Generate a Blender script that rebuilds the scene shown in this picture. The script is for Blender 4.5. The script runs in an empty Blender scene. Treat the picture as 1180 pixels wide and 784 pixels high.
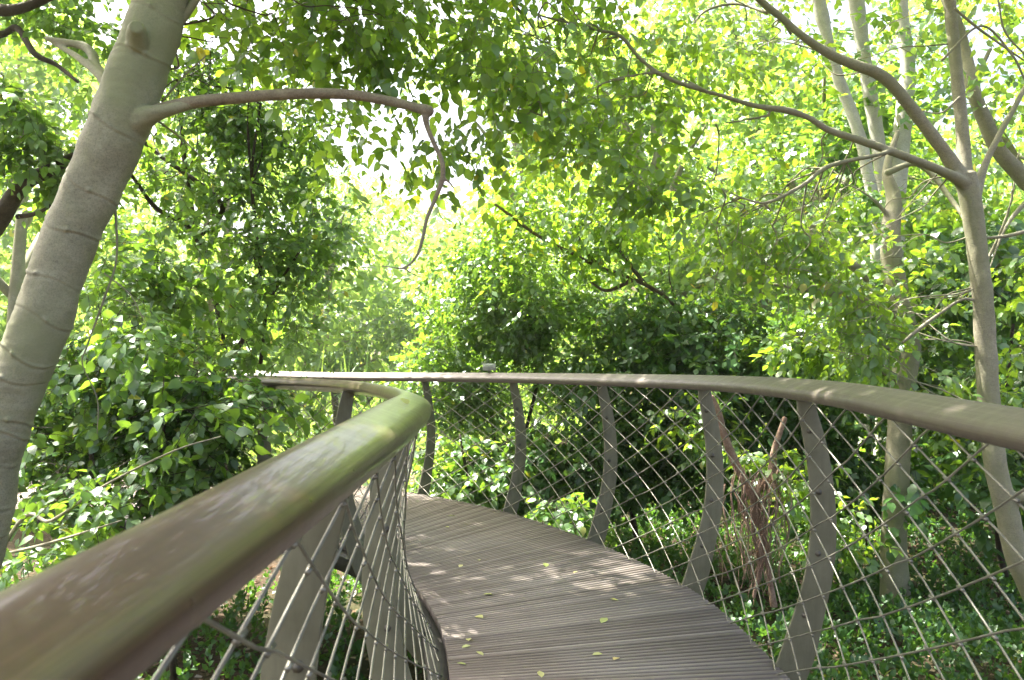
import bpy, math, random
import numpy as np
from mathutils import Vector, Matrix, noise

# ------------------------------------------------------------------ camera, light, exposure
sc = bpy.context.scene
col = sc.collection
F, CX, HY, EYE = 900.0, 590.0, 412.0, 1.31          # photo pixels: focal length, centre, horizon row; eye height over the deck

cam = bpy.data.cameras.new('camera'); camo = bpy.data.objects.new('camera', cam); col.objects.link(camo)
camo.location = (0, 0, EYE); camo.rotation_euler = (math.radians(90), 0, 0)
cam.sensor_width = 36; cam.lens = 36*F/1180; cam.shift_y = (HY-392)/1180; cam.clip_end = 2000; cam.clip_start = .02
cam.dof.use_dof = True; cam.dof.focus_distance = 5.5; cam.dof.aperture_fstop = 7.0
sc.camera = camo

to_sun = Vector((-.42, .24, .87)).normalized()
w = bpy.data.worlds.new('World'); sc.world = w; w.use_nodes = True
nt = w.node_tree; bg = nt.nodes['Background']
sky = nt.nodes.new('ShaderNodeTexSky'); sky.sky_type = 'NISHITA'; sky.sun_disc = False
sky.sun_elevation = math.asin(to_sun.z); sky.sun_rotation = math.atan2(to_sun.x, to_sun.y)
sky.dust_density = 9.0; sky.air_density = .7; sky.ozone_density = .3
nt.links.new(sky.outputs[0], bg.inputs[0]); bg.inputs[1].default_value = .13
sl = bpy.data.lights.new('sun', 'SUN'); sl.energy = 5; sl.angle = math.radians(.53); sl.color = (1, .95, .85)
slo = bpy.data.objects.new('sun', sl); col.objects.link(slo); slo.rotation_euler = (-to_sun).to_track_quat('-Z', 'Y').to_euler()
slo.location = (-8, 5, 18)
sc.view_settings.view_transform = 'Standard'; sc.view_settings.look = 'None'; sc.view_settings.gamma = 1
sc.view_settings.use_curve_mapping = False
sc.view_settings.exposure = 2.5
sc.render.engine = 'CYCLES'
cy = sc.cycles
cy.max_bounces = 7; cy.diffuse_bounces = 4; cy.transmission_bounces = 5; cy.glossy_bounces = 2; cy.transparent_max_bounces = 4
cy.use_denoising = True; cy.caustics_reflective = False; cy.caustics_refractive = False; cy.sample_clamp_indirect = 6

# ------------------------------------------------------------------ helpers
rng = np.random.default_rng(7)
def P(px, py, d): return Vector(((px-CX)/F*d, d, EYE-(py-HY)/F*d))      # photo row/column and distance -> place

def tag(o, label=None, cat=None, group=None, kind=None):
    if label: o['label'] = label
    if cat: o['category'] = cat
    if group: o['group'] = group
    if kind: o['kind'] = kind
    return o
def empty(name, loc, label, cat, group=None):
    o = bpy.data.objects.new(name, None); o.empty_display_size = .1; col.objects.link(o); o.location = loc
    return tag(o, label, cat, group)
def link(name, me, mats=(), parent=None):
    for m in mats: me.materials.append(m)
    o = bpy.data.objects.new(name, me); col.objects.link(o)
    if parent:
        o.parent = parent; o.matrix_parent_inverse = Matrix.Translation(-Vector(parent.location))
    return o
def npmesh(name, V, idx, sizes, mat_idx=None, rnd=None, smooth=True, uv=None):
    me = bpy.data.meshes.new(name)
    V = np.asarray(V, np.float32); idx = np.asarray(idx, np.int32).ravel(); sizes = np.asarray(sizes, np.int32)
    me.vertices.add(len(V)); me.vertices.foreach_set('co', V.ravel())
    me.loops.add(len(idx)); me.loops.foreach_set('vertex_index', idx)
    me.polygons.add(len(sizes)); st = np.zeros(len(sizes), np.int32); st[1:] = np.cumsum(sizes)[:-1]
    me.polygons.foreach_set('loop_start', st)
    if smooth: me.polygons.foreach_set('use_smooth', np.ones(len(sizes), bool))
    if mat_idx is not None: me.polygons.foreach_set('material_index', np.asarray(mat_idx, np.int32))
    if rnd is not None:
        a = me.attributes.new('rnd', 'FLOAT', 'POINT'); a.data.foreach_set('value', np.asarray(rnd, np.float32))
    if uv is not None:
        a = me.attributes.new('lane', 'FLOAT_VECTOR', 'POINT')
        a.data.foreach_set('vector', np.column_stack([uv, np.zeros(len(uv))]).astype(np.float32).ravel())
    me.update(calc_edges=True); me.validate()
    return me
class MB:
    def __init__(s): s.v = []; s.f = []; s.r = []; s.uv = []
    def add(s, V, Fs, r=0., uv=None):
        b = len(s.v); s.v += [tuple(p) for p in V]; s.f += [[i+b for i in f] for f in Fs]; s.r += [r]*len(V)
        s.uv += list(uv) if uv is not None else [(0, 0)]*len(V)
    def mesh(s, name, smooth=True):
        return npmesh(name, np.array(s.v), [i for f in s.f for i in f], [len(f) for f in s.f], rnd=s.r, smooth=smooth, uv=np.array(s.uv))
def catmull(pts, n):
    P_ = [np.array(p, float) for p in pts]; P_ = [2*P_[0]-P_[1]] + P_ + [2*P_[-1]-P_[-2]]; out = []
    for i in range(1, len(P_)-2):
        a, b, c, d = P_[i-1:i+3]
        for k in range(n):
            t = k/n; out.append(.5*((2*b)+(-a+c)*t+(2*a-5*b+4*c-d)*t*t+(-a+3*b-3*c+d)*t**3))
    out.append(P_[-2]); return np.array(out)
def resample(C, step):
    L = np.concatenate([[0], np.cumsum(np.linalg.norm(np.diff(C[:, :2], axis=0), axis=1))])
    s = np.arange(0, L[-1], step); return np.column_stack([np.interp(s, L, C[:, k]) for k in range(C.shape[1])]), s
def tube(mb, pts, radii, sides=8, r=0., caps=True, n=4, wob=0.):
    C = catmull([tuple(p)+(q,) for p, q in zip(pts, radii)], n) if len(pts) > 2 else np.array([tuple(p)+(q,) for p, q in zip(pts, radii)])
    X = C[:, :3]; R = C[:, 3]; T = np.gradient(X, axis=0); T /= np.linalg.norm(T, axis=1)[:, None]+1e-9
    a = np.cross(T[0], [0, 0, 1.]);
    if np.linalg.norm(a) < .1: a = np.cross(T[0], [1., 0, 0])
    a /= np.linalg.norm(a); V = []; uv = []; L = 0
    for i in range(len(X)):
        a = a-T[i]*a.dot(T[i]); a /= np.linalg.norm(a); b = np.cross(T[i], a)
        if i: L += np.linalg.norm(X[i]-X[i-1])
        for k in range(sides):
            t = 2*math.pi*k/sides; q = max(R[i], .0008)
            if wob: q *= 1+wob*noise.noise(Vector(X[i])*9+Vector((math.cos(t), math.sin(t), 0))*1.2)
            V.append(X[i]+q*(math.cos(t)*a+math.sin(t)*b)); uv.append((k/sides, L))
    Fs = [[i*sides+k, i*sides+(k+1) % sides, (i+1)*sides+(k+1) % sides, (i+1)*sides+k] for i in range(len(X)-1) for k in range(sides)]
    if caps: Fs += [list(range(sides))[::-1], [(len(X)-1)*sides+k for k in range(sides)]]
    mb.add(V, Fs, r, uv)
def boxm(mb, c, s, rz=0, r=0.):
    R = Matrix.Rotation(rz, 3, 'Z'); V = [Vector(c)+R @ Vector((x*s[0]/2, y*s[1]/2, z*s[2]/2)) for x in (-1, 1) for y in (-1, 1) for z in (-1, 1)]
    mb.add(V, [[0, 1, 3, 2], [4, 6, 7, 5], [0, 4, 5, 1], [2, 3, 7, 6], [0, 2, 6, 4], [1, 5, 7, 3]], r)

# ------------------------------------------------------------------ materials
def mat(name):
    m = bpy.data.materials.new(name); m.use_nodes = True; n = m.node_tree; n.nodes.clear()
    out = n.nodes.new('ShaderNodeOutputMaterial'); return m, n, out
def nd(n, t, **k):
    x = n.nodes.new(t)
    for a, b in k.items(): setattr(x, a, b)
    return x
def ramp(n, src, stops):
    r = nd(n, 'ShaderNodeValToRGB'); e = r.color_ramp.elements
    while len(e) > 1: e.remove(e[0])
    e[0].position = stops[0][0]; e[0].color = (*stops[0][1], 1)
    for p, c in stops[1:]: q = e.new(p); q.color = (*c, 1)
    n.links.new(src, r.inputs[0]); return r.outputs[0]
def attr(n, nm): return nd(n, 'ShaderNodeAttribute', attribute_name=nm)
def noise_t(n, vec, scale, detail=4, rough=.6, mscale=None):
    if mscale is not None:
        m = nd(n, 'ShaderNodeMapping'); m.inputs['Scale'].default_value = mscale; n.links.new(vec, m.inputs[0]); vec = m.outputs[0]
    t = nd(n, 'ShaderNodeTexNoise'); t.inputs['Scale'].default_value = scale; t.inputs['Detail'].default_value = detail
    t.inputs['Roughness'].default_value = rough; n.links.new(vec, t.inputs['Vector']); return t.outputs[0]
def mixc(n, f, a, b, mode='MIX'):
    m = nd(n, 'ShaderNodeMixRGB', blend_type=mode)
    for i, v in enumerate((f, a, b)):
        if isinstance(v, (int, float)): m.inputs[i].default_value = v
        elif isinstance(v, tuple): m.inputs[i].default_value = (*v, 1)
        else: n.links.new(v, m.inputs[i])
    return m.outputs[0]
def bump(n, h, strength, dist):
    b = nd(n, 'ShaderNodeBump'); b.inputs['Strength'].default_value = strength; b.inputs['Distance'].default_value = dist
    n.links.new(h, b.inputs['Height']); return b.outputs[0]
def pbr(n, out, base, rough=.6, normal=None, metal=0., spec=.5, coat=0.):
    b = nd(n, 'ShaderNodeBsdfPrincipled')
    for nm, v in (('Base Color', base), ('Roughness', rough), ('Normal', normal), ('Metallic', metal), ('Specular IOR Level', spec), ('Coat Weight', coat)):
        if v is None: continue
        if isinstance(v, tuple): b.inputs[nm].default_value = (*v, 1)
        elif isinstance(v, (int, float)): b.inputs[nm].default_value = v
        else: n.links.new(v, b.inputs[nm])
    n.links.new(b.outputs[0], out.inputs[0]); return b

def leaf_mat(name, cols, tcol, trans=.5, gloss=.09, rough=.42):
    """cols: dark/mid/bright/yellow reflectance per leaf; tcol: what comes through a leaf."""
    m, n, out = mat(name); a = attr(n, 'rnd').outputs['Fac']
    k = len(cols); c = ramp(n, a, [(0, cols[0]), (.35, cols[1]), (.85, cols[2]), (.97, cols[3])])
    t = ramp(n, a, [(0, tuple(x*.7 for x in tcol)), (.45, tcol), (.9, (tcol[0]*1.25, tcol[1]*1.12, tcol[2])), (1, (tcol[0]*2., tcol[1]*1.15, tcol[2]))])
    d = nd(n, 'ShaderNodeBsdfDiffuse'); tr = nd(n, 'ShaderNodeBsdfTranslucent'); g = nd(n, 'ShaderNodeBsdfGlossy')
    g.inputs['Roughness'].default_value = rough; g.inputs['Color'].default_value = (.8, .9, .85, 1)
    n.links.new(c, d.inputs[0]); n.links.new(t, tr.inputs[0])
    m1 = nd(n, 'ShaderNodeMixShader'); m1.inputs[0].default_value = trans; n.links.new(d.outputs[0], m1.inputs[1]); n.links.new(tr.outputs[0], m1.inputs[2])
    m2 = nd(n, 'ShaderNodeMixShader'); m2.inputs[0].default_value = gloss
    n.links.new(m1.outputs[0], m2.inputs[1]); n.links.new(g.outputs[0], m2.inputs[2]); n.links.new(m2.outputs[0], out.inputs[0])
    return m
M = {}
M['leaf_bright'] = leaf_mat('leaf_bright', [(.05, .125, .012), (.08, .18, .018), (.11, .21, .02), (.32, .27, .03)], (.37, .58, .035), .58)
M['leaf_mid'] = leaf_mat('leaf_mid', [(.034, .095, .014), (.055, .14, .02), (.085, .18, .024), (.24, .24, .03)], (.27, .48, .035), .52)
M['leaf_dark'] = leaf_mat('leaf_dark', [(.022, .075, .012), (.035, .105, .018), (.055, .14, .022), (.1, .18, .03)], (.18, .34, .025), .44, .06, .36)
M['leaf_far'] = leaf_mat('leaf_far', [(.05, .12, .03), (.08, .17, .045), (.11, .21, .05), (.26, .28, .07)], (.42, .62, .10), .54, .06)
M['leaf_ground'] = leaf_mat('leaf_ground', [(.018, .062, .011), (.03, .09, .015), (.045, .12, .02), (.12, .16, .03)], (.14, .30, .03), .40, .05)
M['leaf_yellow'] = leaf_mat('leaf_yellow', [(.33, .38, .10), (.48, .48, .16), (.55, .5, .2), (.6, .48, .22)], (.4, .42, .1), .25)
M['litter'] = leaf_mat('litter', [(.07, .04, .025), (.14, .08, .045), (.24, .15, .09), (.42, .30, .18)], (.2, .12, .06), .12)

def bark(name, c0, c1, scale, streak, bs=.4, green=None):
    m, n, out = mat(name); g = nd(n, 'ShaderNodeNewGeometry').outputs['Position']
    a = noise_t(n, g, scale, 7, .7); b = noise_t(n, g, scale*6, 6, .72, (1, 1, streak)); f = noise_t(n, g, 130, 5, .75)
    c = ramp(n, a, [(.32, c0), (.68, c1)]); c = mixc(n, .38, c, ramp(n, b, [(.32, (.42, .42, .42)), (.62, (1, 1, 1))]), 'MULTIPLY')
    c = mixc(n, .5, c, ramp(n, f, [(.38, (.42, .40, .36)), (.52, (1, 1, 1))]), 'MULTIPLY')
    if green: c = mixc(n, ramp(n, noise_t(n, g, 1.6, 6, .65), [(.42, (0, 0, 0)), (.62, (.75, .75, .75))]), c, green)
    pbr(n, out, c, .75, bump(n, b, bs, .012), spec=.3); return m
M['bark_pale'] = bark('bark_pale', (.27, .255, .185), (.40, .38, .285), 4, 2.2, .22, (.235, .245, .14))
M['bark_grey'] = bark('bark_grey', (.24, .22, .16), (.37, .345, .26), 6, 2.0, .3, (.215, .22, .125))
M['bark_brown'] = bark('bark_brown', (.07, .045, .03), (.17, .12, .085), 9, .6, .7)
M['bark_dark'] = bark('bark_dark', (.035, .025, .018), (.085, .062, .045), 8, 2, .7)
M['bark_branch'] = bark('bark_branch', (.19, .145, .10), (.36, .30, .225), 12, 1.2, .5, (.24, .22, .16))
M['bark_red'] = bark('bark_red', (.22, .13, .09), (.46, .33, .25), 14, .3, .8)
M['bark_sunlit_white'] = bark('bark_sunlit_white', (.42, .40, .36), (.62, .60, .55), 5, 2, .3)  # pale bark, with the sunlight on the far stems put into the colour

m, n, out = mat('handrail_timber'); L = attr(n, 'lane').outputs['Vector']; M['rail'] = m
g = nd(n, 'ShaderNodeNewGeometry').outputs['Position']
st = noise_t(n, L, 1., 6, .7, (38, 1.6, 1)); st2 = noise_t(n, L, 1., 5, .7, (170, 4, 1)); bl = noise_t(n, g, 1.1, 3, .55); cr = noise_t(n, L, 1., 4, .75, (3, 22, 1))
c = ramp(n, st, [(.3, (.042, .021, .015)), (.52, (.078, .042, .028)), (.72, (.115, .066, .044))])
sx = nd(n, 'ShaderNodeSeparateXYZ'); n.links.new(L, sx.inputs[0]); wr = nd(n, 'ShaderNodeMapRange'); n.links.new(sx.outputs[1], wr.inputs[0]); wr.inputs[1].default_value = 3.2; wr.inputs[2].default_value = 4.6
ad = nd(n, 'ShaderNodeMath', operation='MULTIPLY_ADD'); n.links.new(wr.outputs[0], ad.inputs[0]); ad.inputs[1].default_value = .35; n.links.new(bl, ad.inputs[2])
c = mixc(n, ramp(n, ad.outputs[0], [(.58, (0, 0, 0)), (.85, (.75, .75, .75))]), c, ramp(n, st, [(.3, (.09, .076, .046)), (.7, (.185, .158, .10))]))
c = mixc(n, .3, c, ramp(n, st2, [(.35, (.5, .48, .46)), (.6, (1, 1, 1))]), 'MULTIPLY')
c = mixc(n, ramp(n, cr, [(.62, (0, 0, 0)), (.8, (.2, .2, .2))]), c, (.19, .165, .13))
rr = ramp(n, cr, [(.3, (.27, .27, .27)), (.7, (.36, .36, .36))])
pbr(n, out, c, rr, bump(n, st2, .10, .002), spec=.6, coat=.2)

m, n, out = mat('right_rail_timber'); L = attr(n, 'lane').outputs['Vector']; M['rail_grey'] = m
st = noise_t(n, L, 1., 6, .7, (38, 1.6, 1)); st2 = noise_t(n, L, 1., 5, .7, (150, 5, 1)); cr = noise_t(n, L, 1., 4, .75, (2, 16, 1))
c = ramp(n, st, [(.3, (.06, .048, .038)), (.52, (.095, .078, .062)), (.72, (.14, .118, .094))])
c = mixc(n, .35, c, ramp(n, st2, [(.35, (.5, .48, .46)), (.6, (1, 1, 1))]), 'MULTIPLY')
c = mixc(n, ramp(n, cr, [(.55, (0, 0, 0)), (.75, (.5, .5, .5))]), c, (.20, .19, .155))
pbr(n, out, c, ramp(n, cr, [(.3, (.38, .38, .38)), (.7, (.6, .6, .6))]), bump(n, st2, .2, .004), spec=.5)

m, n, out = mat('deck_timber'); r = attr(n, 'rnd').outputs['Fac']; L = attr(n, 'lane').outputs['Vector']; M['deck'] = m
g = nd(n, 'ShaderNodeNewGeometry').outputs['Position']
cb = nd(n, 'ShaderNodeCombineXYZ'); n.links.new(r, cb.inputs[2]); va = nd(n, 'ShaderNodeVectorMath', operation='MULTIPLY_ADD')
va.inputs[1].default_value = (1, 1, 1); n.links.new(L, va.inputs[0]); sc_ = nd(n, 'ShaderNodeVectorMath', operation='SCALE'); sc_.inputs['Scale'].default_value = 60
n.links.new(cb.outputs[0], sc_.inputs[0]); n.links.new(sc_.outputs[0], va.inputs[2])
gr = noise_t(n, va.outputs[0], 1., 6, .7, (4, 130, 1)); big = noise_t(n, g, 1.7, 4, .6); spots = noise_t(n, g, 22, 4, .7)
c = ramp(n, r, [(0, (.165, .138, .118)), (.5, (.225, .192, .168)), (1, (.29, .252, .225))])
c = mixc(n, .5, c, ramp(n, gr, [(.3, (.45, .43, .41)), (.66, (1.0, 1.0, 1.0))]), 'MULTIPLY')
c = mixc(n, ramp(n, big, [(.45, (0, 0, 0)), (.7, (.35, .35, .35))]), c, (.30, .27, .25))
c = mixc(n, ramp(n, spots, [(.6, (0, 0, 0)), (.75, (.5, .5, .5))]), c, (.10, .085, .07))
pbr(n, out, c, .72, bump(n, gr, .5, .004), spec=.35)

m, n, out = mat('rib_steel'); g = nd(n, 'ShaderNodeNewGeometry').outputs['Position']; M['rib'] = m
a = noise_t(n, g, 6, 5, .65); b = noise_t(n, g, 40, 4, .7, (1, 1, .12))
c = ramp(n, a, [(.3, (.125, .123, .078)), (.7, (.195, .19, .13))]); c = mixc(n, .4, c, ramp(n, b, [(.35, (.6, .6, .58)), (.6, (1, 1, 1))]), 'MULTIPLY')
pbr(n, out, c, .5, bump(n, a, .15, .01), metal=.08)
m, n, out = mat('wire_steel'); g = nd(n, 'ShaderNodeNewGeometry').outputs['Position']; M['wire'] = m
c = ramp(n, noise_t(n, g, 9, 4), [(.35, (.16, .155, .13)), (.65, (.30, .29, .245))]); pbr(n, out, c, .42, metal=.55)
m, n, out = mat('black_steel'); M['black'] = m; g = nd(n, 'ShaderNodeNewGeometry').outputs['Position']
pbr(n, out, ramp(n, noise_t(n, g, 12, 5), [(.35, (.018, .017, .015)), (.7, (.045, .04, .033))]), .65)
m, n, out = mat('bolt_steel'); M['bolt'] = m; pbr(n, out, (.11, .10, .08), .5, metal=.3)
m, n, out = mat('plate_white'); M['white'] = m; g = nd(n, 'ShaderNodeNewGeometry').outputs['Position']
pbr(n, out, ramp(n, noise_t(n, g, 60, 3), [(.4, (.55, .55, .48)), (.6, (.68, .68, .62))]), .5)
m, n, out = mat('plate_print'); M['print'] = m; pbr(n, out, (.36, .37, .33), .6)
m, n, out = mat('soil'); g = nd(n, 'ShaderNodeNewGeometry').outputs['Position']; M['soil'] = m
a = noise_t(n, g, .8, 5, .6); b = noise_t(n, g, 18, 6, .75)
c = ramp(n, b, [(.3, (.018, .014, .01)), (.5, (.05, .036, .024)), (.68, (.12, .085, .056))])
c = mixc(n, ramp(n, a, [(.42, (0, 0, 0)), (.6, (.5, .5, .5))]), c, (.03, .045, .015))
pbr(n, out, c, .95, bump(n, b, .8, .03), spec=.1)
m, n, out = mat('path_sand'); g = nd(n, 'ShaderNodeNewGeometry').outputs['Position']; M['sand'] = m
pbr(n, out, ramp(n, noise_t(n, g, 7, 6, .7), [(.3, (.32, .22, .16)), (.7, (.52, .40, .32))]), .95, spec=.1)

# ------------------------------------------------------------------ ground
def ss(a, b, x): t = np.clip((x-a)/(b-a), 0, 1); return t*t*(3-2*t)
def gz(x, y):
    x = np.asarray(x, float); y = np.asarray(y, float)
    side = ss(-5, 3, x-.12*y)
    z = -1.32+.10*np.sin(x*.9+1)*np.cos(y*.7)+.05*np.sin(x*2.3)*np.sin(y*1.9+.5)
    z = z+side*(ss(8.5, 17, y)*2.0+ss(16, 60, y)*9)+(1-side)*ss(34, 80, y)*1.5
    z = z+ss(-6, -20, x)*1.5+ss(90, 300, np.hypot(x, y))*6
    return z
ax = np.concatenate([-np.geomspace(16, 400, 28)[::-1], np.arange(-15.6, 15.8, .4), np.geomspace(16, 400, 28)])
ay = np.concatenate([-np.geomspace(6, 400, 20)[::-1], np.arange(-5.6, 26, .4), np.geomspace(26.3, 500, 30)])
GX, GY = np.meshgrid(ax, ay); V = np.column_stack([GX.ravel(), GY.ravel(), gz(GX, GY).ravel()]); nx = len(ax)
I, J = np.meshgrid(np.arange(len(ay)-1), np.arange(nx-1), indexing='ij'); b0 = (I*nx+J).ravel()
tag(link('ground', npmesh('ground', V, np.column_stack([b0, b0+1, b0+nx+1, b0+nx]), [4]*len(b0)), [M['soil']]), kind='structure')
# sunlit sandy path that shows through the mesh behind the bend
C, s_ = resample(catmull([(-22, 17), (-12, 16.2), (-6, 16), (-1.5, 17.5), (2, 21), (4, 27)], 12), .4)
T = np.gradient(C, axis=0); T /= np.linalg.norm(T, axis=1)[:, None]; N_ = np.column_stack([-T[:, 1], T[:, 0]]); V = []
for j in np.linspace(-1, 1, 7):
    q = C+N_*j*(1.7+.2*np.sin(s_*1.3+j)[:, None]); V.append(np.column_stack([q, gz(q[:, 0], q[:, 1])+.03]))
V = np.array(V); k = V.shape[1]; I, J = np.meshgrid(np.arange(6), np.arange(k-1), indexing='ij'); b0 = (I*k+J).ravel()
tag(link('path', npmesh('path', V.reshape(-1, 3), np.column_stack([b0, b0+1, b0+k+1, b0+k]), [4]*len(b0)), [M['sand']]), kind='structure')

# ------------------------------------------------------------------ the raised walkway
walk = empty('raised_walkway', (.4, 3, -1.3), 'raised timber boardwalk curving to the left between steel ribs, wire mesh and two broad handrails', 'boardwalk')
def edge(pts, sgn):
    C, s = resample(catmull(pts, 24), .02); T = np.gradient(C[:, :2], axis=0); T /= np.linalg.norm(T, axis=1)[:, None]
    ker = np.ones(31)/31; Tp = np.column_stack([np.convolve(np.pad(T[:, k], 15, mode='edge'), ker, 'valid') for k in (0, 1)]); Tp /= np.linalg.norm(Tp, axis=1)[:, None]
    N = np.column_stack([Tp[:, 1], -Tp[:, 0]])*sgn         # outward
    return dict(C=C[:, :2], off=C[:, 2], z=C[:, 3], T=Tp, N=N, s=s)
# x, y, how far out the handrail stands from the deck edge, handrail height
RE = edge([(.80, -2.6, .08, 1.145), (.93, -.9, .07, 1.145), (1.02, .6, .07, 1.15), (1.11, 1.9, .09, 1.165), (1.13, 3.1, .105, 1.195), (1.04, 4.28, .12, 1.19), (.64, 5.42, .10, 1.175), (0, 6.55, .08, 1.16),
           (-.84, 7.45, .07, 1.145), (-1.9, 8.1, .07, 1.135), (-3.1, 8.45, .07, 1.15), (-4.4, 8.45, .07, 1.15), (-5.8, 8.0, .07, 1.15), (-7.2, 7.2, .07, 1.15)], 1)
LE = edge([(-.30, -2.6, .08, 1.10), (-.25, -.9, .09, 1.10), (-.22, .3, .092, 1.115), (-.205, 1.5, .082, 1.147), (-.21, 2.4, .095, 1.155), (-.24, 3.1, .12, 1.15), (-.38, 3.95, .18, 1.145), (-.72, 4.85, .2, 1.145),
           (-1.25, 5.55, .2, 1.145), (-2.1, 6.25, .18, 1.145), (-3.2, 6.7, .16, 1.145), (-4.4, 6.75, .15, 1.145), (-5.4, 6.4, .15, 1.145), (-6.4, 5.8, .15, 1.145)], -1)
def at_y(E, y): return int(np.argmin(np.abs(E['C'][:, 1][:np.argmax(E['C'][:, 1])+1]-y)))

# deck boards: laid across from the left edge to the right edge
def prof(E, k=400): i = np.linspace(0, len(E['s'])-1, k); return np.column_stack([np.interp(i, np.arange(len(E['s'])), E['C'][:, q]) for q in (0, 1)])
keys = [(-2.6, -2.6), (0, 0), (3.1, 3.15)]
sL = [0, LE['s'][at_y(LE, .3)], LE['s'][at_y(LE, 3.1)], LE['s'][at_y(LE, 4.85)], LE['s'][at_y(LE, 6.25)], LE['s'][-1]]
sR = [0, RE['s'][at_y(RE, .3)], RE['s'][at_y(RE, 3.25)], RE['s'][at_y(RE, 6.0)], RE['s'][at_y(RE, 8.1)], RE['s'][-1]]
def ptE(E, s): return np.array([np.interp(s, E['s'], E['C'][:, q]) for q in (0, 1)])
nb = int(sR[-1]/.0415); tb = np.linspace(0, 1, nb+1); fr = np.linspace(0, 1, 200)
sRr = np.linspace(0, sR[-1], nb+1); sLl = np.interp(sRr, sR, sL); mb = MB(); rr_ = random.Random(3)
for i in range(nb):
    A0, A1 = ptE(LE, sLl[i]), ptE(LE, sLl[i+1]); B0, B1 = ptE(RE, sRr[i]), ptE(RE, sRr[i+1]); g0, g1 = .10, .79
    for cr_ in (0,):
        qa, qb = A0+(A1-A0)*g0, A0+(A1-A0)*g1; qc, qd = B0+(B1-B0)*g0, B0+(B1-B0)*g1
        ax_ = (qc-qa)/np.linalg.norm(qc-qa); qa = qa-ax_*rr_.uniform(0, .006); qc = qc+ax_*rr_.uniform(0, .006); qb = qb-ax_*.004; qd = qd+ax_*.004
        z0 = rr_.uniform(-.001, .001); ch = .003
        W = [(0, -.045), (0, -ch), (.12, 0), (.5, .0004), (.88, 0), (1, -ch), (1, -.045)]
        V = []; uv = []
        for e, (p, q, o) in enumerate(((qa, qb, 0), (qc, qd, 1))):
            for u, h in W:
                x = p+(q-p)*u; V.append((x[0], x[1], z0+h)); uv.append((o*1.4, u*.05+i*.0415))
        k = len(W); Fs = [[j, j+1, k+j+1, k+j] for j in range(k-1)]+[[k-1, 0, k, 2*k-1], list(range(k))[::-1], list(range(k, 2*k))]
        mb.add(V, Fs, rr_.random(), uv)
link('deck', mb.mesh('deck', False), [M['deck']], walk)
# the steel under the boards
mb = MB()
for fr_ in (.18, .5, .82):
    c = [tuple(ptE(LE, b)*(1-fr_)+ptE(RE, a)*fr_)+(-.09,) for a, b in zip(sRr[::8], sLl[::8])]
    tube(mb, c, [.035]*len(c), 6, n=1)
link('bearer', mb.mesh('bearer'), [M['black']], walk)

UI = np.array([(-.45, -.42), (-.3, -.22), (-.12, -.07), (0, .0), (.06, .02), (.24, .09), (.41, .135), (.6, .156), (.8, .15), (.95, .13), (1.1, .10)])     # inner line of a rib: height, out
UL = UI.copy(); UI[:, 1] -= np.interp(UI[:, 0], [-.1, .1, .5, 1.1], [0, .02, .02, .035]); UL[:, 1] += np.interp(UL[:, 0], [-.5, -.1, .2, 1.1], [.07, .08, .05, 0]); 
WD = np.array([(-.45, .13), (-.2, .16), (.06, .155), (.24, .13), (.5, .115), (.95, .095), (1.1, .08)])
def uin(E, v, off): 
    t = UI if E is RE else UL
    return np.interp(v, t[:, 0], t[:, 1])+(off-.095)*np.clip(np.asarray(v)/1.1, 0, 1)
# smooth the inner line
vv = np.linspace(-.45, 1.1, 60)
def surf(E, i, v): u = uin(E, v, E['off'][i]); c = E['C'][i]+E['N'][i]*u; return (c[0], c[1], v)
for nm in ('UI', 'UL'):
    t = globals()[nm]; q = np.interp(vv, t[:, 0], t[:, 1]); q2 = np.convolve(np.pad(q, 3, mode='reflect', reflect_type='odd'), np.ones(7)/7, 'valid'); globals()[nm] = np.column_stack([vv, q2])

def rib(E, s, bolts):
    i = int(np.clip(round(s/.02), 0, len(E['s'])-1)); o = E['C'][i]; N = E['N'][i]; T = E['T'][i]; top = E['z'][i]-.045
    vs = np.linspace(-.42, top, 26); ui = uin(E, vs, E['off'][i])+.004; wd = np.interp(vs, WD[:, 0], WD[:, 1]); out_ = ui+wd
    V = []
    for sd in (-1, 1):
        for v, a, b in zip(vs, ui, out_):
            for u in (a, b): V.append((*(o+N*u+T*sd*.007), v))
    k = len(vs); Fs = []
    for j in range(k-1):
        a = 2*j; b = 2*k+2*j
        Fs += [[a, a+1, a+3, a+2], [b, b+2, b+3, b+1], [a, a+2, b+2, b], [a+1, b+1, b+3, a+3]]
    Fs += [[0, 2*k, 2*k+1, 1], [2*k-2, 2*k-1, 4*k-1, 4*k-2]]
    m_ = MB(); m_.add(V, Fs); ob = link('rib', m_.mesh('rib', False), [M['rib']], walk)
    bv = ob.modifiers.new('b', 'BEVEL'); bv.width = .0025; bv.segments = 2; bv.limit_method = 'ANGLE'
    for bb in bolts:
        u = float(uin(E, bb, E['off'][i]))+.004+float(np.interp(bb, WD[:, 0], WD[:, 1]))*.34; c = o+N*u; m_ = MB()
        tube(m_, [(*(c-T*.020), bb), (*(c+T*.020), bb)], [.0085, .0085], 6); tube(m_, [(*(c-T*.010), bb), (*(c+T*.010), bb)], [.0125, .0125], 12)
        link('bolt', m_.mesh('bolt', False), [M['bolt']], ob)
s0 = RE['s'][at_y(RE, 3.1)]+.19
for k in range(-3, 8):
    s = s0+k*1.2-(.36 if k < 0 else 0)
    if 0 < s < RE['s'][-1]: rib(RE, s, [1.0, .74, .48, .22] if k in (-1, 0, 1) else ([.87, .56, .2] if k in (2, 3) else []))
s0 = LE['s'][at_y(LE, 1.50)]
for k in range(-2, 7):
    s = s0+k*1.2
    if 0 < s < LE['s'][-1]: rib(LE, s, [.72, .38, .1] if k in (0, 1) else [])

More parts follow.
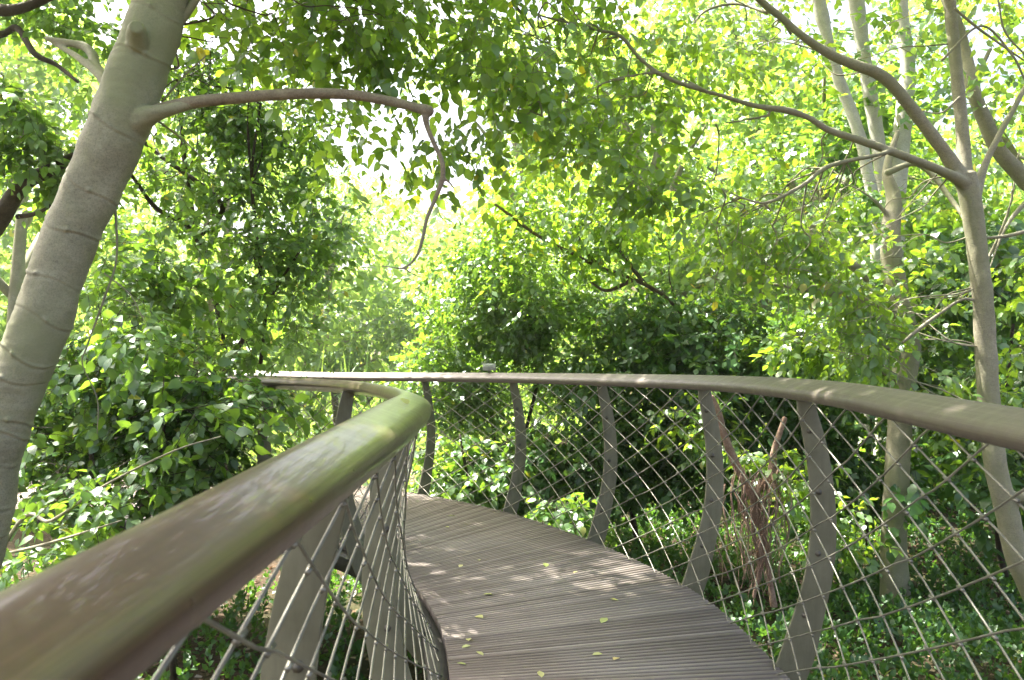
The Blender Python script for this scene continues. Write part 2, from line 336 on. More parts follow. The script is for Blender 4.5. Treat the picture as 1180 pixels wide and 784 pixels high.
# edge channel outside the boards
for E, w_ in ((RE, .03), (LE, .085)):
    mb = MB(); k = len(E['s'])//4; V = []
    sec = [(-.02, -.040), (w_, -.050), (w_+.006, -.050), (w_+.006, -.15), (w_, -.15), (-.02, -.14)]
    for j in range(k):
        i = j*4
        for u, v in sec: V.append((*(E['C'][i]+E['N'][i]*u), v))
    n_ = len(sec); Fs = [[j*n_+q, j*n_+(q+1) % n_, (j+1)*n_+(q+1) % n_, (j+1)*n_+q] for j in range(k-1) for q in range(n_)]
    mb.add(V, Fs); link('edge_channel', mb.mesh('edge_channel', False), [M['black']], walk)

# wire mesh: two families of bent rods on the bulging inner line
def wires(E, smin, smax):
    mb = MB(); hs, sl = .31, .49; vb = -.07
    for fam in (1, -1):
        s = smin
        while s < smax+2.6:
            pts = []; i0 = None
            for v in np.arange(vb, 1.23, .05):
                sv = s-(v-vb)/sl if fam == 1 else s-2.4+(v-vb)/sl
                i = int(round(sv/.02))
                if not (0 <= i < len(E['s'])) or not (smin <= sv <= smax): continue
                if v > E['z'][i]+.02: continue
                v = min(v, E['z'][i]-.03)
                u = float(uin(E, v, E['off'][i]))-.004-(.005 if fam == 1 else -.001); c = E['C'][i]+E['N'][i]*u; pts.append((*c, v))
            if len(pts) > 2: tube(mb, pts, [.0035 if E is RE else .0032]*len(pts), 5, n=1, caps=False)
            s += hs
    a = np.arange(smin, smax+2.6, hs)                                  # clips where the rods cross
    for s1 in a:
        for s2 in a:
            v = vb+sl*(s1-s2+2.4)/2; sv = (s1+s2-2.4)/2; i = int(round(sv/.02))
            if not (vb+.03 < v and smin <= sv <= smax and 0 <= i < len(E['s'])): continue
            if v > E['z'][i]-.05 or E['C'][i][1] > 5: continue
            u = float(uin(E, v, E['off'][i]))-.0065; c = E['C'][i]+E['N'][i]*u; T = E['T'][i]; dv = .009
            tube(mb, [(*(c-T*dv/sl*.8), v-dv*.2), (*(c+T*dv/sl*.8), v+dv*.2)], [.0052, .0052], 6)
    return mb
link('wire_mesh', wires(RE, .4, RE['s'][-1]-.1).mesh('wire_mesh'), [M['wire']], walk)
link('wire_mesh', wires(LE, .4, LE['s'][-1]-.1).mesh('wire_mesh'), [M['wire']], walk)
for E in (RE, LE):                                                     # bottom rod the mesh hangs on
    mb = MB(); pts = [surf(E, i, -.075) for i in range(20, len(E['s'])-5, 10)]; tube(mb, pts, [.009]*len(pts), 6, n=1); link('bottom_rod', mb.mesh('bottom_rod'), [M['rib']], walk)

# handrails
def handrail(E, W, H, tilt, mt):
    sec = []; n_ = 40
    for k in range(n_):                                                # broad, softly crowned board with rounded lips
        t = 2*math.pi*k/n_; c, s = math.cos(t), math.sin(t); e = .52
        x = math.copysign(abs(c)**e, c)*W/2; y = math.copysign(abs(s)**(.85 if s > 0 else .4), s)*(H*.55 if s > 0 else H*.45); sec.append((x, y))
    cs, sn = math.cos(tilt), math.sin(tilt); sec = [(x*cs-y*sn, x*sn+y*cs) for x, y in sec]
    wsc = (lambda i: float(np.interp(E['C'][i][1], [.7, 2.2], [.82, 1]))) if E is LE else (lambda i: 1.)
    st_ = 2; idx = range(0, len(E['s']), st_); V = []; uv = []
    for i in idx:
        c = E['C'][i]+E['N'][i]*(E['off'][i]+(.035 if E is LE else .02))
        for k, (x, y) in enumerate(sec): q = c+E['N'][i]*x*wsc(i); V.append((q[0], q[1], E['z'][i]-.025+y*(.3+.7*wsc(i)))); uv.append((abs(2*k/n_-1), E['s'][i]))
    m_ = len(idx); Fs = [[j*n_+k, j*n_+(k+1) % n_, (j+1)*n_+(k+1) % n_, (j+1)*n_+k] for j in range(m_-1) for k in range(n_)]
    mb = MB(); mb.add(V, Fs, 0, uv); link('handrail', mb.mesh('handrail'), [mt], walk)
handrail(RE, .145, .055, .38, M['rail_grey']); handrail(LE, .145, .068, .32, M['rail'])

# little white plate on the far handrail
mb = MB(); pc = P(562, 425, 7.0); boxm(mb, (0, 0, 0), (.115, .006, .062))
sg = empty('name_plate', (pc.x, pc.y, 1.155), 'small white plate standing up behind the far handrail, in front of the green bush', 'plate')
i = int(np.argmin(np.hypot(*(RE['C']-np.array([pc.x, pc.y])).T))); pb = RE['C'][i]+RE['N'][i]*(RE['off'][i]+.06); sg.location = (*pb, 1.165)
o = link('plate', mb.mesh('plate', False), [M['white']]); o.parent = sg; o.location = (0, 0, .058); ob = bpy.data.objects
mb = MB(); boxm(mb, (0, -.005, .012), (.07, .002, .006)); boxm(mb, (-.008, -.005, -.002), (.085, .002, .005)); boxm(mb, (-.015, -.005, -.016), (.06, .002, .005))
o2 = link('print', mb.mesh('print', False), [M['print']]); o2.parent = o
mb = MB(); boxm(mb, (0, .008, .005), (.02, .008, .07)); o = link('bracket', mb.mesh('bracket', False), [M['rib']]); o.parent = sg

# ------------------------------------------------------------------ foliage engine
LEAF8 = (np.array([(0, 0, 0), (0, .36, .03), (0, .72, .02), (0, 1.04, -.10), (-.27, .20, .07), (-.31, .55, .06), (.27, .20, .07), (.31, .55, .06)]),
         [[0, 1, 4], [1, 2, 5, 4], [2, 3, 5], [0, 6, 1], [1, 6, 7, 2], [2, 7, 3]])
LEAF4 = (np.array([(0, 0, 0), (-.30, .45, .07), (0, 1., -.05), (.30, .45, .07)]), [[0, 3, 2, 1]])
LEAFL = (np.array([(0, 0, 0), (-.15, .42, .05), (0, 1., -.10), (.15, .42, .05)]), [[0, 3, 2, 1]])
def basis(yaw, pitch, roll):
    cy_, sy_ = np.cos(yaw), np.sin(yaw); cp, sp = np.cos(pitch), np.sin(pitch); cr_, sr_ = np.cos(roll), np.sin(roll); z = np.zeros_like(yaw); o = np.ones_like(yaw)
    Rz = np.stack([np.stack([cy_, -sy_, z], -1), np.stack([sy_, cy_, z], -1), np.stack([z, z, o], -1)], -2)
    Rx = np.stack([np.stack([o, z, z], -1), np.stack([z, cp, -sp], -1), np.stack([z, sp, cp], -1)], -2)
    Ry = np.stack([np.stack([cr_, z, sr_], -1), np.stack([z, o, z], -1), np.stack([-sr_, z, cr_], -1)], -2)
    return Rz @ Rx @ Ry
NW = rng.normal(size=(14, 3)); NP = rng.uniform(0, 6.28, 14)
def lump(p, f): return np.sin(p @ (NW.T*f)+NP).sum(1)/3.7
def blobs_pts(blobs, n, gap, freq, shell=.0):
    vol = np.array([b[3]*b[4]*b[5] for b in blobs])**.72*np.array([b[6] if len(b) > 6 else 1 for b in blobs]); cnt = rng.multinomial(n, vol/vol.sum()); out = []
    for b, k in zip(blobs, cnt):
        got = 0; tries = 0
        while got < k and tries < 30:
            u = rng.normal(size=(k*3+8, 3)); u /= np.linalg.norm(u, axis=1)[:, None]; r = rng.uniform(shell, 1, len(u))**(1/2.4)
            q = np.array(b[:3])+u*r[:, None]*np.array(b[3:6]); q = q[lump(q, freq) > gap][:k-got]; out.append(q); got += len(q); tries += 1
    return np.concatenate(out)
def PB(px, py, d, rx, ry, rd, wgt=1.): p = P(px, py, d); return (p.x, p.y, p.z, rx/F*d, rd, ry/F*d, wgt)
def foliage(name, pts, leaf, size, k=10, length=.34, droop=.35, spread=.75, rnd_shift=0., twig=None, szvar=.42, up=False):
    """sprays: a curved twig with k leaves set alternately, one spray per point; one mesh."""
    N = len(pts); base, faces = leaf; nv = len(base)
    yaw = rng.uniform(0, 2*math.pi, N); pit = rng.normal(-droop, .35, N) if not up else rng.uniform(.5, 1.4, N); R = basis(yaw, pit, rng.normal(0, .3, N))
    ss_ = rng.uniform(.75, 1.25, N); t = (np.arange(k)+.6)/k
    tt = np.broadcast_to(t, (N, k))+rng.uniform(-.04, .04, (N, k))
    lx = np.zeros((N, k)); ly = tt*length; lz = -droop*.45*length*tt**2
    pos = np.stack([lx, ly, lz], -1)*ss_[:, None, None]
    lyaw = np.where(np.arange(k) % 2, 1, -1)*rng.uniform(.5, 1.25, (N, k))*(1-.6*t); lp = rng.normal(-.35 if not up else .1, spread*.5, (N, k)); lr = rng.normal(0, spread*.6, (N, k))
    RL = basis(lyaw, lp, lr); RW = np.einsum('nij,nkjl->nkil', R, RL); pw = np.einsum('nij,nkj->nki', R, pos)+pts[:, None, :]
    sz = size*rng.uniform(1-szvar, 1+szvar, (N, k))*(1-.25*np.abs(t-.5)); V = np.einsum('nkij,vj->nkvi', RW, base)*sz[..., None, None]+pw[:, :, None, :]
    keep = rng.random((N, k)) < .93; V = V[keep]; nl = len(V)
    rnd = np.clip(np.repeat(rng.beta(2, 2.6, nl)*.86+rnd_shift, nv), 0, .98); y = rng.random(nl) < .012; rnd[np.repeat(y, nv)] = 1.
    fi = np.concatenate([np.array(f) for f in faces]); fs = np.array([len(f) for f in faces])
    idx = (fi[None, :]+(np.arange(nl)*nv)[:, None]).ravel(); sizes = np.tile(fs, nl); mi = np.zeros(len(sizes), int); V = V.reshape(-1, 3)
    if twig:
        tw = np.array([(0, -.25, 0), (0, .3, -.03*droop), (0, .65, -.19*droop), (0, 1., -.45*droop)])*length; tri = np.array([(0, 1), (-.87, -.5), (.87, -.5)])*twig
        rings = np.array([[(c[0]+a*(1-.25*j), c[1], c[2]+b*(1-.25*j)) for a, b in tri] for j, c in enumerate(tw)]).reshape(-1, 3)
        TV = np.einsum('nij,vj->nvi', R, rings)*ss_[:, None, None]+pts[:, None, :]; b0 = len(V)
        tf = np.array([[j*3+a, j*3+(a+1) % 3, j*3+3+(a+1) % 3, j*3+3+a] for j in range(3) for a in range(3)]); ti = (tf[None]+(np.arange(N)*12)[:, None, None]).ravel()+b0
        V = np.concatenate([V, TV.reshape(-1, 3)]); idx = np.concatenate([idx, ti]); sizes = np.concatenate([sizes, np.full(N*9, 4)]); mi = np.concatenate([mi, np.ones(N*9, int)]); rnd = np.concatenate([rnd, np.zeros(N*12)])
    return npmesh(name, V, idx, sizes, mi, rnd, smooth=True)

def woody(tubes, voxel, name, parent, mt, rings=None, sides=16):
    """trunk and limbs as overlapping tapered tubes fused into one skin."""
    mb = MB()
    for pts, rad in tubes: tube(mb, pts, rad, sides, n=8, wob=.10)
    if not voxel: return link(name, mb.mesh(name), [mt], parent)
    me = mb.mesh('tmp'); o = bpy.data.objects.new('tmp', me); col.objects.link(o)
    r = o.modifiers.new('r', 'REMESH'); r.mode = 'VOXEL'; r.voxel_size = voxel; r.use_smooth_shade = True
    s = o.modifiers.new('s', 'SMOOTH'); s.iterations = 6; s.factor = .5
    dg = bpy.context.evaluated_depsgraph_get(); me2 = bpy.data.meshes.new_from_object(o.evaluated_get(dg)); bpy.data.objects.remove(o)
    if rings:
        k = len(me2.vertices); X = np.empty(k*3); me2.vertices.foreach_get('co', X); X = X.reshape(-1, 3); Nn = np.empty(k*3); me2.vertices.foreach_get('normal', Nn); Nn = Nn.reshape(-1, 3)
        X = X+Nn*rings(X)[:, None]; me2.vertices.foreach_set('co', X.ravel()); me2.update()
    me2.polygons.foreach_set('use_smooth', np.ones(len(me2.polygons), bool)); me2.name = name
    return link(name, me2, [mt], parent)
def PT(d, *a):
    """a: (px, py, radius[, distance offset]) -> points, radii"""
    return [P(q[0], q[1], d+(q[3] if len(q) > 3 else 0)) for q in a], [q[2] for q in a]

def fine_branches(parent, limbs, blobs, n, mt, r0=.006, seed=1):
    """thin forking branches running from the limbs out into the leaves"""
    R_ = random.Random(seed); A = [p for pts, rd in limbs for p in pts]; q = blobs_pts(blobs, n, -9, 1.); T_ = []
    for x in q:
        x = Vector(x); near = sorted(A, key=lambda a: (a-x).length)[:5]; a = R_.choice(near); d = x-a
        if d.length > (2.2 if seed != 26 else 1.3) or d.length < .15: continue
        k = 5; pts = [a+d*(j/k)+Vector((R_.gauss(0, .05), R_.gauss(0, .05), R_.gauss(0, .04)+.10*math.sin(j/k*3.1)*d.length*.5))*(0 if j == 0 else 1) for j in range(k+1)]
        T_.append((pts, [r0*(1-.8*j/k) for j in range(k+1)]))
        for _ in range(2):
            j = R_.randint(2, 4); e = Vector((R_.gauss(0, 1), R_.gauss(0, .6), R_.gauss(-.2, .6))).normalized()*R_.uniform(.15, .45); T_.append(([pts[j], pts[j]+e*.5+Vector((0, 0, .03)), pts[j]+e], [r0*.45, r0*.3, r0*.15]))
    if T_: woody(T_, 0, 'branchwork', parent, mt, None, 5)

# ------------------------------------------------------------------ near tree on the left, leaning right, with the bare drooping branch
def gpt(x, y, sink=.15): return Vector((x, y, float(gz(x, y))-sink))
D1 = 3.6
tp, tr = PT(D1, (-62, 700, .152), (-5, 505, .128), (37, 400, .123), (82, 270, .119, .02), (118, 190, .124, .02), (142, 128, .130, .02), (163, 72, .124, .05), (188, 0, .122, .1), (222, -95, .115, .2), (262, -220, .10, .3), (300, -420, .085, .3), (330, -700, .05, .3))
g = gpt(-3.45, 3.5); tp = [g]+tp; tr = [.21]+tr
t1 = empty('smooth_tree', (g.x, g.y, g.z), 'big smooth trunk leaning right, with ringed bark and a bare drooping branch', 'tree')
collar = PT(D1, (126, 172, .07, .02), (150, 148, .066, .0), (168, 135, .048, -.03), (190, 128, .030, -.05), (225, 119, .022, -.05))
knot = PT(D1, (160, 60, .05, -.02), (158, 38, .045, -.10), (157, 31, .028, -.145))
stub = PT(D1, (135, 110, .04, .05), (112, 80, .026, .22), (107, 64, .024, .3), (97, 54, .022, .34), (76, 49, .018, .36), (56, 45, .013, .38), (52, 42, .006, .38))
stub2 = PT(D1, (130, 100, .03, .08), (105, 78, .02, .2), (85, 63, .016, .3), (62, 50, .012, .4))
axis = np.array([tuple(p) for p in tp])
ringr = random.Random(11)
rings_s = [(ringr.uniform(0, 1), ringr.uniform(0, 6.28), ringr.uniform(.5, 1)) for _ in range(2)]
zs = [EYE+(HY-y)/F*D1 for y in (5, 62, 150, 214, 262, 322, 362, 405, 432, 478, 486, 520, 571, 600, 640, 690)]
def ringf(X):
    cen = np.column_stack([np.interp(X[:, 2], axis[:, 2], axis[:, 0]), np.interp(X[:, 2], axis[:, 2], axis[:, 1])]); d = X[:, :2]-cen; th = np.arctan2(d[:, 1], d[:, 0]); r = np.hypot(d[:, 0], d[:, 1])
    out = np.zeros(len(X)); ok = r < .2
    zt = X[:, 2]+.42*(X[:, 0]-cen[:, 0])                          # rings stand square to the leaning stem
    for i, z0 in enumerate(zs):
        zz = zt-z0-.018*np.sin(th+i*1.7)-.008*np.sin(3*th+i); amp = .005*(.6+.4*np.sin(th*1.0+i*2.1))
        out += amp*np.exp(-(zz/.006)**2)-.003*np.exp(-((zz+.012)/.006)**2)
        c = -1.35+.5*math.sin(i*2.3); out += .011*np.exp(-(zz/.011)**2-((th-c)/.10)**2)
    out += .0007*np.sin(zt*150+3*np.sin(th*2+zt*5))*(np.sin(zt*9+th*2) > .2)
    return out*ok
woody([(tp, tr), collar, knot, stub, stub2], .0066, 'trunk', t1, M['bark_pale'], ringf, 32)
br = PT(D1, (165, 140, .034, .02), (186, 127, .033, -.02), (225, 118, .0285, -.05), (285, 112, .026, -.08), (345, 108, .0245, -.1), (400, 109, .023, -.1), (445, 116, .022, -.1), (478, 124, .022, -.1), (493, 128, .027, -.1), (499, 131, .014, -.1))
dr = PT(D1, (490, 129, .02, -.1), (492, 145, .0125, -.1), (500, 165, .0115, -.1), (509, 185, .0115, -.1), (510, 205, .0125, -.1), (502, 228, .0105, -.1), (492, 252, .0095, -.1), (487, 275, .009, -.1), (480, 295, .0075, -.1), (465, 309, .005, -.1), (440, 308, .003, -.1), (428, 325, .0015, -.1))
d2 = PT(D1, (465, 309, .005, -.1), (480, 318, .004, -.1), (497, 322, .0025, -.05)); d3 = PT(D1, (509, 203, .007, -.1), (520, 213, .005, -.1), (530, 228, .003, -.1)); d4 = PT(D1, (440, 308, .003, -.1), (443, 297, .002, -.1), (435, 288, .0015, -.1))
woody([br, dr, d2, d3, d4], .0045, 'branch', t1, M['bark_branch'], None, 12)
tw = []
for a in ([(186, 118, .006), (215, 85, .0045), (237, 65, .003)], [(180, 138, .006), (212, 162, .004), (240, 190, .002), (262, 215, .0015)], [(133, 240, .006), (134, 300, .005), (118, 350, .005), (100, 400, .004), (95, 420, .003), (112, 460, .003), (112, 500, .002)],
          [(120, 315, .004), (150, 340, .003), (167, 372, .002)], [(205, 30, .02), (250, -30, .015), (320, -90, .01), (420, -110, .006)], [(262, -220, .05), (380, -260, .03), (520, -230, .02), (600, -150, .01)]): 
    tw.append(PT(D1+.1, *a))
for q in tw: woody([q], 0, 'twig', t1, M['bark_grey'], None, 7)
def lf(name, blobs, n, kind, size, gap, freq, parent, mtl, twm=None, **k):
    pts = blobs_pts(blobs, n, gap, freq); return link(name, foliage(name, pts, kind, size, twig=.0022 if twm else None, **k), [M[mtl], M[twm or 'bark_grey']], parent)
lf('crown', [PB(300, 20, 4.4, 110, 55, .6), PB(400, 50, 4.4, 120, 60, .5, 1.3), PB(500, 30, 4.5, 120, 60, .6), PB(560, 90, 4.6, 80, 60, .5), PB(440, -90, 4.2, 320, 90, 1.1), PB(400, 170, 5.0, 70, 50, .4, .6), PB(530, 170, 4.8, 60, 50, .4, .8)],
   440, LEAF8, .078, .14, 2.0, t1, 'leaf_bright', 'bark_grey', k=9, length=.36, droop=.5, spread=1.0)

link('shade_canopy', foliage('shade_canopy', blobs_pts([(-3.0, 2.2, 6.3, 2.6, 2.2, .9, 1.5), (-2.6, 5.0, 6.8, 2.4, 2.0, .9, 1.9), (-2.8, 7.6, 7.6, 2.6, 1.8, .9, 1.9), (-.6, 4, 6.9, 1.8, 2.8, .8, 1.3), (-4.9, 4, 6.6, 1.6, 3, .9, .8), (1.2, 8.0, 8.2, 2.6, 1.8, .7, .8), (-1.5, .2, 6.0, 2.2, 1.8, .8), (.8, 1.5, 6.0, 1.6, 2.2, .7, .8), (2.6, 5.5, 7.6, 1.8, 2.2, .8, .8)], 7000, -.55, 2.5), LEAF4, .12, k=10, length=.5, spread=.8), [M['leaf_bright']], t1)  # unseen leaves added overhead to shade the deck and handrails
fine_branches(t1, [(tp, tr), PT(D1+.1, (205, 30, .02), (250, -30, .015), (320, -90, .01), (420, -110, .006)), PT(D1, (262, -220, .05), (380, -260, .03), (520, -230, .02), (600, -150, .01))], [PB(300, 20, 4.4, 110, 55, .6), PB(400, 50, 4.4, 120, 60, .5), PB(500, 30, 4.5, 120, 60, .6)], 16, M['bark_brown'])
# ------------------------------------------------------------------ near tree on the right
D2 = 5.5
ANCH = []
g = gpt(4.15, 5.6); tp, tr = PT(D2, (1222, 750, .110, .1), (1190, 680, .104), (1172, 640, .100), (1160, 590, .095), (1146, 530, .092), (1140, 470, .089), (1136, 400, .086), (1131, 330, .084), (1124, 270, .084), (1117, 225, .090), (1112, 200, .088))
tp = [g]+tp; tr = [.14]+tr
t2 = empty('forked_tree', tuple(g), 'slim pale tree forking into four limbs just outside the near right handrail', 'tree')
L = [PT(D2, (1113, 215, .07), (1090, 178, .055, -.05), (1058, 135, .050, -.1), (1030, 100, .049, -.15), (1010, 84, .047, -.2), (985, 75, .043, -.2), (955, 62, .038, -.2), (925, 42, .032, -.25), (900, 20, .030, -.25), (880, 4, .03, -.25), (850, -30, .025, -.3), (800, -120, .015, -.3)),
     PT(D2, (1116, 215, .06), (1095, 202, .042, -.1), (1060, 187, .036, -.15), (1020, 172, .034, -.2), (985, 160, .032, -.25), (955, 150, .028, -.3), (930, 135, .025, -.35), (905, 127, .028, -.4), (870, 122, .021, -.4), (830, 110, .019, -.45), (795, 100, .018, -.5), (765, 88, .018, -.5), (738, 68, .018, -.5), (715, 42, .018, -.5), (690, 35, .016, -.5), (650, 25, .014, -.5), (620, 17, .012, -.5), (590, 0, .011, -.5), (570, -20, .009, -.5)),
     PT(D2, (1112, 215, .07), (1110, 170, .056, .03), (1105, 110, .051, .05), (1099, 50, .050, .08), (1093, -10, .048, .1), (1085, -90, .04, .1), (1085, -250, .03, .1), (1070, -450, .015, .1)),
     PT(D2, (1124, 225, .05), (1135, 190, .032, .05), (1152, 155, .027, .1), (1172, 118, .025, .15), (1195, 75, .02, .2), (1230, 0, .012, .2)),
     PT(D2, (1028, 174, .022, -.2), (1005, 180, .020, -.3), (975, 186, .020, -.35), (950, 194, .021, -.4), (930, 210, .018, -.45), (905, 225, .016, -.5), (880, 234, .015, -.5), (855, 228, .011, -.5), (832, 218, .008, -.5)),
     PT(D2, (752, 84, .012, -.5), (735, 86, .011, -.5), (705, 92, .010, -.55), (680, 104, .009, -.6), (655, 118, .008, -.6), (625, 134, .005, -.6), (600, 142, .003, -.6)),
     PT(D2, (888, 133, .014, -.4), (850, 140, .012, -.35), (825, 143, .008, -.3), (775, 142, .005, -.3)),
     PT(D2, (815, 105, .010, -.5), (790, 92, .010, -.5), (765, 84, .009, -.5), (735, 92, .004, -.5)), PT(D2, (1138, 478, .05, -.0), (1126, 473, .028, -.04), (1121, 467, .010, -.06)), PT(D2, (1172, 578, .05), (1178, 572, .05, -.07), (1180, 570, .02, -.10))]
tr = [q*.80 for q in tr]; L = [(a, [q*.84 for q in b]) for a, b in L]
woody([(tp, tr)]+L, .011, 'trunk', t2, M['bark_grey'], None, 16)
tw = [PT(D2, *a) for a in ([(885, 15, .012, -.2), (850, 5, .010), (815, 12, .008), (795, 35, .005), (780, 80, .003)], [(912, 40, .010, -.2), (895, 15, .008, -.2), (870, 3, .006)], [(1106, 112, .01), (1085, 130, .006), (1060, 128, .004)],
      [(1085, 70, .01), (1130, 30, .008), (1165, 62, .008), (1180, 90, .008), (1200, 130, .006)], [(1100, 10, .01), (1130, 35, .009), (1180, 70, .006)], [(1150, 0, .008), (1160, 40, .007), (1200, 80, .007)], [(1010, 40, .004), (1030, 25, .004), (1075, 10, .003)], [(1000, 90, .004), (1020, 60, .004), (1035, 35, .003)],
      [(1133, 350, .012), (1110, 345, .010), (1085, 360, .011), (1058, 380, .014), (1040, 395, .01)], [(1132, 275, .010), (1160, 272, .013), (1190, 265, .014)])]
for q in tw: woody([q], 0, 'twig', t2, M['bark_grey'], None, 7)
lf('crown', [PB(610, 60, 5.1, 90, 70, .4, 1.1), PB(700, 110, 5.7, 130, 80, .4, 1.4), PB(720, 170, 4.9, 60, 35, .3, .5), PB(600, 150, 4.9, 90, 60, .4, 1.), PB(790, 50, 5.4, 110, 60, .5, .9), PB(780, 190, 5.3, 90, 60, .4, 1.1), PB(880, 60, 6.3, 90, 60, .5, .5), PB(870, 300, 6.0, 130, 80, .6, 1.3), PB(800, 360, 5.6, 90, 60, .5, .9), PB(930, 370, 6.0, 110, 60, .5, 1.), PB(980, 280, 6.4, 60, 50, .4, .5),
            PB(1135, 30, 6.2, 60, 60, .5, .5), PB(1160, 130, 6.4, 50, 80, .4, .35), PB(1060, 420, 5.8, 70, 40, .3, .45), PB(1000, -90, 5.3, 300, 90, .9, .5), PB(700, -90, 4.9, 220, 80, .8, .6), (2.5, 3.5, 5.4, 2.3, 1.9, .8, .35)],
   1250, LEAF8, .072, .18, 2.3, t2, 'leaf_bright', 'bark_grey', k=9, length=.34, droop=.45, spread=.95)

fine_branches(t2, [(tp, tr)]+L, [PB(610, 60, 5.1, 90, 70, .4), PB(700, 110, 5.5, 130, 80, .4), PB(880, 60, 6.0, 90, 60, .5), PB(870, 300, 6.0, 130, 80, .6), PB(930, 370, 5.9, 110, 60, .5), PB(1060, 420, 5.8, 60, 40, .3), PB(780, 190, 5.2, 80, 50, .3)], 60, M['bark_grey'], .0065, 4)

# ------------------------------------------------------------------ middle distance
def tree(name, label, base, limbs, blobs, n, kind, size, gap, freq, leafm, barkm, d0, sides=10, voxel=0, twm=True, group=None, fb=0, **k):
    """limbs: lists of (px, py, radius, distance); the first starts at the ground."""
    g = gpt(*base) if base else None
    t = empty(name, tuple(g), label, 'shrub' if 'shrub' in name or 'bush' in name else 'tree', group); L = []
    for i, l in enumerate(limbs):
        pts = [P(q[0], q[1], q[3] if len(q) > 3 else d0) for q in l]; rd = [q[2] for q in l]
        if i == 0: pts = [g]+pts; rd = [rd[0]*1.35]+rd
        L.append((pts, rd))
    if L: woody(L, voxel, 'trunk' if 'bush' not in name and 'shrub' not in name else 'stem', t, M[barkm], None, sides)
    if n: lf('crown' if 'bush' not in name and 'shrub' not in name else 'foliage', blobs, n, kind, size, gap, freq, t, leafm, 'bark_dark' if twm else None, **k)
    if fb: fine_branches(t, L, blobs, fb, M['bark_grey' if barkm != 'bark_dark' else 'bark_dark'], .008, fb)
    return t
# second trunk behind the right handrail
tree('knotted_tree', 'thicker brown trunk with broken stubs, behind the slim forked tree and the right handrail', (4.05, 8.2),
     [[(1030, 640, .135, 8.1), (1034, 540, .125, 8), (1040, 450, .125, 8), (1046, 400, .13, 8), (1040, 370, .125, 8), (1030, 320, .115, 8.0), (1026, 270, .10, 8), (1030, 230, .08, 8.1), (1022, 195, .05, 8.2), (1035, 150, .03, 8.3)],
      [(1040, 375, .06, 8), (1020, 355, .05, 7.8), (1000, 345, .05, 7.6), (970, 338, .06, 7.4), (945, 335, .05, 7.3), (915, 330, .035, 7.2), (890, 328, .02, 7.1)], [(1000, 325, .03, 7.8), (990, 312, .05, 7.7), (978, 304, .047, 7.6), (966, 297, .043, 7.5)],
      [(1038, 440, .03, 8), (1010, 425, .025, 7.7), (975, 400, .02, 7.5), (945, 385, .015, 7.4)], [(1036, 410, .03, 8), (1005, 390, .022, 7.7), (965, 370, .02, 7.6), (925, 350, .012, 7.5)], [(1046, 395, .05, 8), (1058, 378, .035, 7.9), (1085, 358, .03, 7.7), (1120, 330, .025, 7.5), (1160, 250, .02, 7.3), (1175, 170, .015, 7.2)],
      [(1020, 200, .04, 8), (1060, 190, .035, 8), (1100, 235, .03, 7.8), (1112, 255, .02, 7.6)], [(1025, 250, .03, 8), (1000, 225, .02, 8), (960, 205, .015, 8)]],
     [PB(1010, 330, 7.6, 100, 70, .8, .7), PB(900, 440, 7.3, 150, 60, .7, .9), PB(1090, 480, 7.4, 80, 60, .6, .7), PB(870, 210, 7.8, 90, 60, .7, .7), PB(1090, 200, 8.4, 60, 60, .6, .5), (2.4, 9.6, 7.9, 3.0, 2.6, .9, .7), PB(960, 250, 8.6, 60, 60, .5, .5), PB(870, 530, 7.0, 70, 50, .6, .5)], 1300, LEAF8, .085, -.05, 1.7, 'leaf_bright', 'bark_grey', 8, voxel=.02, fb=0, k=9, length=.4, droop=.3, spread=.9)  # crown includes an unseen high blob added to shade the ground
# crossing limb at the right edge
tree('slanting_tree', 'slanting pale tree stem crossing behind the forked tree at the right edge', (5.9, 6.6),
     [[(1240, 420, .075, 6.5), (1205, 245, .07, 6.4), (1178, 205, .066, 6.4), (1152, 175, .062, 6.4), (1135, 140, .06, 6.4), (1122, 105, .055, 6.4), (1112, 60, .05, 6.5), (1100, 20, .045, 6.5), (1082, -20, .04, 6.6), (1050, -120, .03, 6.7)], [(1125, 90, .02, 6.4), (1142, 55, .022, 6.4)], [(1190, 225, .03, 6.4), (1160, 260, .018, 6.3), (1140, 310, .013, 6.2)]],
     [PB(1100, -60, 6.5, 120, 60, 1), PB(1190, 330, 6.6, 60, 90, .5, .8), PB(1200, 80, 6.6, 50, 60, .5, .6)], 150, LEAF8, .085, .0, 1.7, 'leaf_bright', 'bark_grey', 6.4, voxel=.016, k=9, length=.38, droop=.4, spread=.9)
# pale stems further up, sunlight put into their bark colour
for i, (lab, base, l) in enumerate([
    ('pale trunk far behind, bark coloured white as in sun, the leftmost of three', (4.9, 11), [(1010, 300, .10), (998, 190, .10), (985, 140, .10), (968, 95, .095), (955, 50, .085), (945, 10, .12), (930, -60, .1)]),
    ('pale trunk far behind, bark coloured white as in sun, in the middle of three', (5.25, 11.1), [(1022, 300, .12), (1015, 190, .12), (1003, 110, .12), (995, 60, .11), (988, 10, .14), (980, -60, .1)]),
    ('pale trunk far behind, bark coloured white as in sun, nearest the middle brown trunk', (5.75, 11.3), [(1032, 300, .17), (1036, 190, .16), (1042, 130, .15), (1046, 80, .13), (1040, 20, .11), (1035, -60, .12)])]):
    tree('pale_tree', lab, base, [[(a, b, c*.8, 10.8+i*.2) for a, b, c in l]], [PB(l[-1][0], -110, 11, 160, 70, 1.5), PB(l[2][0]+20, l[2][1], 10, 60, 60, .5, .5)], 90, LEAF4, .12, .0, 1, 'leaf_bright', 'bark_sunlit_white', 14, k=10, length=.7)
